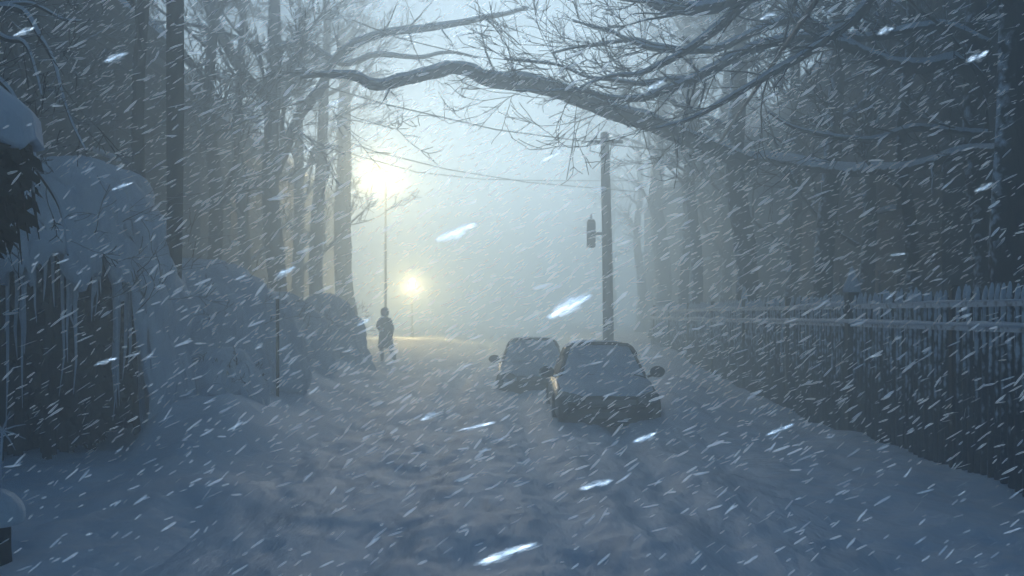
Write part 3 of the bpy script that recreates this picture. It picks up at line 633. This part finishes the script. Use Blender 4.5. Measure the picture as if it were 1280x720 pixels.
# ------------------------------------------------------------------ cars
def car(cx, yf, sink, paint, label, seed, yaw=0.0):
    rng = random.Random(seed); W, Lc = 0.87, 4.35
    t = thing('parked_car', (cx, yf + Lc / 2, -sink), label, 'car', 'cars parked in the snow')
    def pt(x, y, z): return (cx + x, yf + y, z - sink)
    # stations: y, half width, top height of body at that station, bottom
    st = [(0.0, .70, .50, .30), (.04, .78, .58, .22), (.16, .83, .66, .19), (.5, .86, .73, .18), (1.0, .875, .79, .18), (1.35, .88, .86, .18), (2.2, .885, .90, .18), (3.2, .88, .92, .18), (3.8, .86, .92, .18), (4.2, .82, .88, .22), (4.33, .76, .74, .28), (4.35, .72, .55, .34)]
    b = MB(); n = 20; o0 = 0
    for (y, hw, zt, zb_) in st:
        for k in range(n):
            a = 2 * math.pi * (k + .5) / n; ca, sa = math.cos(a), math.sin(a); e = .38
            xx = hw * (abs(ca) ** e) * (1 if ca > 0 else -1); zm = (zt + zb_) / 2; zz = zm + (zt - zm) * (abs(sa) ** e) * (1 if sa > 0 else -1)
            b.v.append(pt(xx, y, zz))
    for i in range(len(st) - 1):
        for k in range(n):
            k2 = (k + 1) % n; b.f.append((i * n + k, i * n + k2, (i + 1) * n + k2, (i + 1) * n + k))
    b.f.append(tuple(range(n))); b.f.append(tuple((len(st) - 1) * n + k for k in reversed(range(n))))
    body = b.build('body', paint, t)
    # cabin shell: bottom and roof rings
    zr = 1.36
    bot = [(-.76, 1.25), (.76, 1.25), (.80, 2.3), (.74, 3.75), (-.74, 3.75), (-.80, 2.3)]
    top = [(-.56, 1.95), (.56, 1.95), (.60, 2.5), (.55, 3.15), (-.55, 3.15), (-.60, 2.5)]
    b = MB(); vv = [pt(x, y, .84) for x, y in bot] + [pt(x, y, zr) for x, y in top]
    b.add(vv, [(0, 1, 7, 6), (1, 2, 8, 7), (2, 3, 9, 8), (3, 4, 10, 9), (4, 5, 11, 10), (5, 0, 6, 11), (6, 7, 8, 9, 10, 11)])
    b.build('cabin', paint, t, smooth=False, bevel=.05)
    def lerpq(a, b_, f): return tuple(a[i] + (b_[i] - a[i]) * f for i in range(3))
    def pane(q, name, m, ou=0.0, ins=.07, parent=t):
        c = [sum(v[i] for v in q) / 4 for i in range(3)]
        nrm = (Vector(q[1]) - Vector(q[0])).cross(Vector(q[3]) - Vector(q[0])).normalized()
        cen = Vector((cx, yf + 2.4, 1.0 - sink))
        if nrm.dot(Vector(c) - cen) < 0: nrm = -nrm
        qq = [Vector(lerpq(v, c, ins)) + nrm * ou for v in q]
        b = MB(); b.add([v for v in qq] + [v + nrm * .008 for v in qq], [(0, 1, 2, 3), (4, 7, 6, 5), (0, 4, 5, 1), (1, 5, 6, 2), (2, 6, 7, 3), (3, 7, 4, 0)])
        return b.build(name, m, parent, smooth=False), qq, nrm
    ws, q, nrm = pane([vv[0], vv[1], vv[7], vv[6]], 'windshield', M['glass'], .012)
    # snow plastered on the windshield
    s_ = MB()
    def fw(u, v):
        p = Vector(q[0]).lerp(q[1], u).lerp(Vector(q[3]).lerp(q[2], u), v)
        edge = min(1, 9 * min(u + .02, 1.02 - u)) * min(1, 9 * min(v + .1, 1.03 - v))
        return p + nrm * (.012 + .055 * edge + .02 * nz(u * 4, v * 3, seed))
    s_.grid(fw, 18, 12); s_.build('windshield_snow', M['snow'], ws)
    for i, j in ((1, 2), (2, 3), (4, 5), (5, 0)):
        k, l = i + 6, j + 6; pane([vv[i], vv[j], vv[l], vv[k]], 'side_window', M['glass'], .012, .13)
    pane([vv[3], vv[4], vv[10], vv[9]], 'rear_window', M['glass'], .012)
    # roof snow with the dark front lip of the roof left bare
    s_ = MB()
    def fr(u, v):
        y = 2.10 + 1.2 * v; hw = .56 + .03 * math.sin(v * 3.1); x = -hw + 2 * hw * u
        e = (1 - abs(2 * u - 1) ** 5) * (1 - abs(2 * v - 1) ** 5)
        return pt(x, y, zr - .02 + .015 + .11 * e + .02 * nz(x * 3, y * 3, seed))
    s_.grid(fr, 16, 14); s_.build('roof_snow', M['snow'], t)
    b = MB(); pts = [pt(-.66, 1.80, 1.22), pt(-.58, 1.93, 1.355), pt(-.50, 1.94, 1.405), pt(-.2, 1.93, 1.43), pt(.2, 1.93, 1.43), pt(.50, 1.94, 1.405), pt(.58, 1.93, 1.355), pt(.66, 1.80, 1.22)]
    b.tube(pts, [.02, .026, .03, .03, .03, .03, .026, .02], 8); b.build('roof_edge', M['plastic'], t)
    # hood snow, rising to the windshield
    s_ = MB()
    def fh(u, v):
        y = .10 + 1.25 * v; hw = .74 + .06 * v; x = -hw + 2 * hw * u
        zt = .62 + .23 * (v ** .7)
        e = (1 - abs(2 * u - 1) ** 6) * (1 - (1 - min(1, v * 5 + .15)) ** 3)
        side = sm(.72, .98, abs(2 * u - 1)) * sm(.38, .10, v)      # bare over the headlamps
        return pt(x, y, zt - .02 + .10 * e * (1 - .95 * side) + .02 * nz(x * 2.5, y * 2, seed) - .05 * side)
    s_.grid(fh, 28, 20); s_.build('hood_snow', M['snow'], t)
    s_ = MB()
    s_.grid(lambda u, v: pt(-.74 + 1.48 * u, 3.7 + .55 * v, .90 + .10 * (1 - abs(2 * u - 1) ** 5) * (1 - abs(2 * v - 1) ** 4) + .02 * nz(u * 5, v * 3)), 14, 8); s_.build('boot_snow', M['snow'], t)
    # front
    b = MB()
    b.grid(lambda u, v: pt(-.82 + 1.64 * u, -.09 + .17 * abs(2 * u - 1) ** 3.0 + .03 * (2 * v - 1) ** 2, .17 + .30 * v), 16, 6)
    b.build('bumper', M['plastic'], t, solid=.06)
    b = MB(); b.box(pt(-.42, -.035, .495), pt(.42, .04, .60)); gr = b.build('grille', M['plastic'], t, bevel=.012)
    b = MB()
    for k in range(4): b.box(pt(-.40, -.045, .51 + .022 * k), pt(.40, -.036, .519 + .022 * k))
    b.build('grille_bars', M['chrome'], gr, smooth=False)
    b = MB(); b.box(pt(-.26, -.125, .30), pt(.26, -.105, .41)); b.build('number_plate', M['trim'], t, bevel=.005)
    for s__ in (-1, 1):
        b = MB(); b.grid(lambda u, v: pt(s__ * (.61 + .17 * math.cos(u * 6.2832) * v ** .5), -.005 + .12 * (abs(.44 + .17 * math.cos(u * 6.2832) * v) / .6) ** 4 - .02 * (1 - v * v), .60 + (.085 + .01 * math.cos(u * 6.28)) * math.sin(u * 6.2832) * v), 18, 5, wrap=True)
        hl = b.build('headlight', M['lens'], t, solid=.03)
        b = MB(); b.tube([pt(s__ * .80, 1.50, .86), pt(s__ * .90, 1.47, .90)], .02, 6); mr = b.build('mirror', M['plastic'], t)
        b = MB(); b.grid(lambda u, v: pt(s__ * (.965 + .135 * math.sin(v * math.pi) * math.cos(u * 6.2832)), 1.45 + .06 * math.cos(v * math.pi), .95 + .10 * math.sin(v * math.pi) * math.sin(u * 6.2832)), 14, 8, wrap=True); b.build('mirror_shell', M['plastic'], mr)
        b = MB(); b.box(pt(s__ * .884 - .006, 2.45, .78), pt(s__ * .884 + .012, 2.62, .81)); b.build('door_handle', M['chrome'], t, bevel=.004)
    for wy in (.80, 3.50):
        for s__ in (-1, 1):
            b = MB(); b.tube([pt(s__ * .70, wy, .315), pt(s__ * .72, wy, .315), pt(s__ * .88, wy, .315), pt(s__ * .895, wy, .315)], [.26, .315, .315, .27], 24)
            wh = b.build('wheel', M['rubber'], t); b = MB(); b.tube([pt(s__ * .885, wy, .315), pt(s__ * .905, wy, .315)], [.20, .18], 20); b.build('rim', M['chrome'], wh)
    b = MB(); b.tube([pt(-.35, 1.22, .90), pt(.12, 1.28, .93)], .012, 5); b.build('wiper', M['plastic'], t)
    # collar of drifted snow riding against the sills
    return t
car(X(762, 16), 15.9, .20, M['paint'], 'nearer dark car with bare black bumper and snow over its windshield', 1)
car(X(668, 23.2), 23.2, .30, M['paint2'], 'farther pale car half hidden behind the nearer dark one', 2)

# ------------------------------------------------------------------ person
px_, D = 481, 32.5
x0 = X(px_, D); z0 = H(x0, D) - .06
t = thing('person', (x0, D, z0), 'person in a long dark hooded coat walking through the snow below the lamps', 'person')
me = bpy.data.meshes.new('body')
J = [(0,0,.93),(0,0,1.12),(0,-.01,1.34),(0,-.02,1.47),(0,-.03,1.56),(0,-.05,1.68),          # 0-5 spine, neck, head
     (-.17,0,1.40),(-.25,.02,1.16),(-.13,-.16,1.08),(-.06,-.24,1.12),                          # 6-9 left arm, hand raised to chest
     (.17,0,1.40),(.26,.03,1.14),(.24,-.05,.92),(.23,-.09,.83),                                # 10-13
     (-.09,0,.88),(-.10,-.06,.50),(-.09,.08,.12),(-.09,-.06,.05),                              # 14-17
     (.09,0,.88),(.17,-.02,.50),(.27,.12,.14),(.30,.04,.06)]                                   # 18-21
E = [(0,1),(1,2),(2,3),(3,4),(4,5),(2,6),(6,7),(7,8),(8,9),(2,10),(10,11),(11,12),(12,13),(0,14),(14,15),(15,16),(16,17),(0,18),(18,19),(19,20),(20,21)]
Rr = [.15,.14,.16,.07,.075,.095,.075,.05,.04,.035,.075,.05,.04,.035,.10,.07,.05,.045,.10,.07,.05,.045]
me.from_pydata(J, E, []); bo = bpy.data.objects.new('body', me); C.objects.link(bo); bo.parent = t; me.materials.append(M['coat'])
bo.modifiers.new('skin', 'SKIN')
for v, r_ in zip(me.skin_vertices[0].data, Rr): v.radius = (r_, r_)
me.skin_vertices[0].data[0].use_root = True
m_ = bo.modifiers.new('sub', 'SUBSURF'); m_.levels = 2; m_.render_levels = 2
b = MB()
def fcoat(u, v):
    a = u * 6.2832; z = 1.50 - 1.02 * v
    rx = .09 + .14 * sm(0, .16, v) - .05 * sm(.2, .42, v) + .06 * sm(.5, 1, v); ry = .09 + .10 * sm(0, .2, v) + .03 * sm(.5, 1, v)
    f = 1 + .06 * v * math.sin(a * 7)
    return (x0 + rx * f * math.cos(a) + .03 * v * v, D + ry * f * math.sin(a) + .02, z0 + z)
b.grid(fcoat, 36, 16, wrap=True); b.build('coat', M['coat'], t, solid=.015)
b = MB()
b.grid(lambda u, v: (x0 + (.135 * math.sin(v * 2.5)) * math.cos(u * 6.2832) , D - .02 + .15 * math.sin(v * 2.5) * math.sin(u * 6.2832) + (.02 if math.sin(u * 6.28) > -.5 else .07), z0 + 1.66 + .15 * math.cos(v * 2.5)), 24, 10, wrap=True)
b.build('hood', M['coat'], t, solid=.012)
b = MB(); b.grid(lambda u, v: (x0 + .07 * math.sin(v * math.pi) * math.cos(u * 6.2832), D - .10 + .05 * math.sin(v * math.pi) * math.sin(u * 6.2832), z0 + 1.645 + .09 * math.cos(v * math.pi)), 14, 8, wrap=True); fc = b.build('face', M['skin'], t)
b = MB(); b.tube([(x0, D - .145, z0 + 1.67), (x0, D - .168, z0 + 1.63), (x0, D - .148, z0 + 1.615)], [.008, .014, .006], 6); b.build('nose', M['skin'], fc)
for s__ in (-1, 1):
    hand_c = Vector((x0 - .06, D - .24, z0 + 1.12)) if s__ < 0 else Vector((x0 + .23, D - .09, z0 + .83))
    hb = MB(); dz = Vector((0, -.03, -.1)) if s__ > 0 else Vector((.07, -.03, .05))
    hb.tube([hand_c, hand_c + dz * .5, hand_c + dz], [.028, .040, .032], 8, sq=.5); g_ = hb.build('glove', M['coat'], t)
    for k in range(5):
        off = Vector((.016 * (k - 1.5), 0, 0)) if s__ > 0 else Vector((0, .0, .016 * (k - 1.5)))
        st_ = hand_c + dz * (.9 if k < 4 else .35) + off * (1 if k < 4 else 1.3); fb_ = MB()
        fb_.tube([st_, st_ + dz * .45, st_ + dz * .75 + Vector((0, -.018, 0))], [.009, .008, .006], 6); fb_.build('finger', M['coat'], g_)
    bx_ = X(px_, D) + (-.09 if s__ < 0 else .295); yy = D - .06 if s__ < 0 else D + .06
    bt = MB(); bt.tube([(bx_, yy + .1, z0 + .05), (bx_, yy, z0 + .06), (bx_, yy - .13, z0 + .045), (bx_, yy - .17, z0 + .035)], [.05, .055, .045, .02], 10); bt.tube([(bx_, yy + .09, z0 + .04), (bx_, yy + .09, z0 + .32)], [.05, .062], 10)
    bt.build('boot', M['plastic'], t)
# his left and right boot prints are lost in the drift

# ------------------------------------------------------------------ falling snow
def flake_geo(mb, c, d, L, r, rng):
    # a thin feathery sliver of snow: flat, with a ragged outline
    d = d.normalized(); a = d.orthogonal().normalized(); a = Matrix.Rotation(rng.uniform(0, 6.28), 3, d) @ a
    up = []; dn = []
    for f, k in ((-.36, .7), (-.1, 1.0), (.16, 1.0), (.38, .65)):
        up.append(c + d * L * f + a * r * k * rng.uniform(.7, 1.3)); dn.append(c + d * L * f - a * r * k * rng.uniform(.7, 1.3))
    vs_ = [c - d * L / 2] + up + [c + d * L / 2] + dn[::-1]
    mb.add(vs_, [tuple(range(10))])
rng = random.Random(99); mb = MB(); NF = 31000
for i in range(NF):
    D = (rng.random() ** .60) * 17 + 2.4
    hw = .52 * D + 2.0; x = rng.uniform(-hw, hw); zlo, zhi = CAMH - .30 * D - .3, CAMH + .35 * D + .5
    z = rng.uniform(zlo, zhi)
    if z < H(x, D) + .05: continue
    an = R(rng.gauss(32, 11)); d = Vector((math.cos(an), rng.gauss(0, .3), math.sin(an)))
    L = min(.12, rng.lognormvariate(0, .5) * .056) * (1 + .03 * D); r = L * rng.uniform(.04, .07) + .0034
    k_ = min(1, D / 7.5); L *= k_; r *= k_ * .72
    flake_geo(mb, Vector((x, D, z)), d, L, r, rng)
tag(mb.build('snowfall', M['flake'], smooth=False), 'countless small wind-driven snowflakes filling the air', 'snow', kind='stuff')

BIG = [(570,290,68,20,24,'in the bright gap above and left of the far car'), (712,382,80,22,28,'directly above the farther pale car'), (145,71,38,13,24,'left of the dark pole near the top'),
       (1222,71,40,14,26,'near the top right corner'), (357,340,36,13,30,'in front of the thick left tree'), (1230,234,34,8,24,'in front of the black tree at the right edge'),
       (632,692,100,13,16,'at the bottom edge below the road ruts'), (745,606,56,10,12,'over the road in the lower middle'), (806,547,40,12,22,'just below the bumper of the nearer car'),
       (1107,38,30,12,24,'at the top in front of the right-hand branches'), (152,233,34,6,22,'against the snow dome of the hedge'), (537,520,30,9,24,'over the road below the walking person'),
       (975,537,50,6,20,'over the bank beside the fence foot'), (596,533,60,6,12,'over the road left of the nearer car'), (1122,318,28,5,8,'in front of the clapboard wall'),
       (30,40,34,11,28,'in the top left corner among drooping twigs'), (820,106,34,9,30,'above the thick part of the arching limb'), (132,452,36,6,18,'in front of the black hollow of the hedge'),
       (455,402,26,7,30,'just left of the walking person'), (690,195,44,8,28,'left of the top of the pale utility pole'), (960,20,30,9,24,'left of the steep dark wire near the top')]
for (px, py, l, wd, an, lab) in BIG:
    D = 2.6; c = P(px, py, D); mb = MB(); L = l / F * D * .92; r = wd / F * D * .5
    d = Vector((math.cos(R(an)), .15, math.sin(R(an)))).normalized()
    a = d.cross(Vector((0, -.75, .85))).normalized(); b_ = d.cross(a)
    q = random.Random(px * 7 + py)      # a clump of feathery crystals, denser at its heart
    for k in range(int(24 + l * .8)):
        f = q.uniform(-.5, .5); wd_ = r * math.cos(f * math.pi) ** .5
        cc = c + d * L * f * .72 + a * wd_ * q.gauss(0, .38) + b_ * wd_ * q.gauss(0, .4)
        dd = (d + Vector((q.gauss(0, .10), q.gauss(0, .10), q.gauss(0, .10)))).normalized()
        flake_geo(mb, cc, dd, L * q.uniform(.16, .34), r * q.uniform(.10, .2), q)
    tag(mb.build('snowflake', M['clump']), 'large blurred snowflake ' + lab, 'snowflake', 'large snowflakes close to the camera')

# ------------------------------------------------------------------ haze
HZ = dict(dens=0.037, col=(0.72, 0.87, 0.95), aniso=0.68)
b = MB(); b.box((-60, -8, -2.0), (60, 150, 15.5))
hz = b.build('haze', bpy.data.materials.new('haze'), smooth=False)
m = hz.data.materials[0]; m.use_nodes = True; t_ = m.node_tree
for q in list(t_.nodes):
    if q.type != 'OUTPUT_MATERIAL': t_.nodes.remove(q)
pv = t_.nodes.new('ShaderNodeVolumePrincipled'); pv.inputs['Density'].default_value = HZ['dens']; pv.inputs['Color'].default_value = (*HZ['col'], 1)
pv.inputs['Anisotropy'].default_value = HZ['aniso']
t_.links.new(pv.outputs[0], t_.nodes['Material Output'].inputs['Volume'])
tag(hz, 'blowing snow haze filling the street', 'haze', kind='stuff')
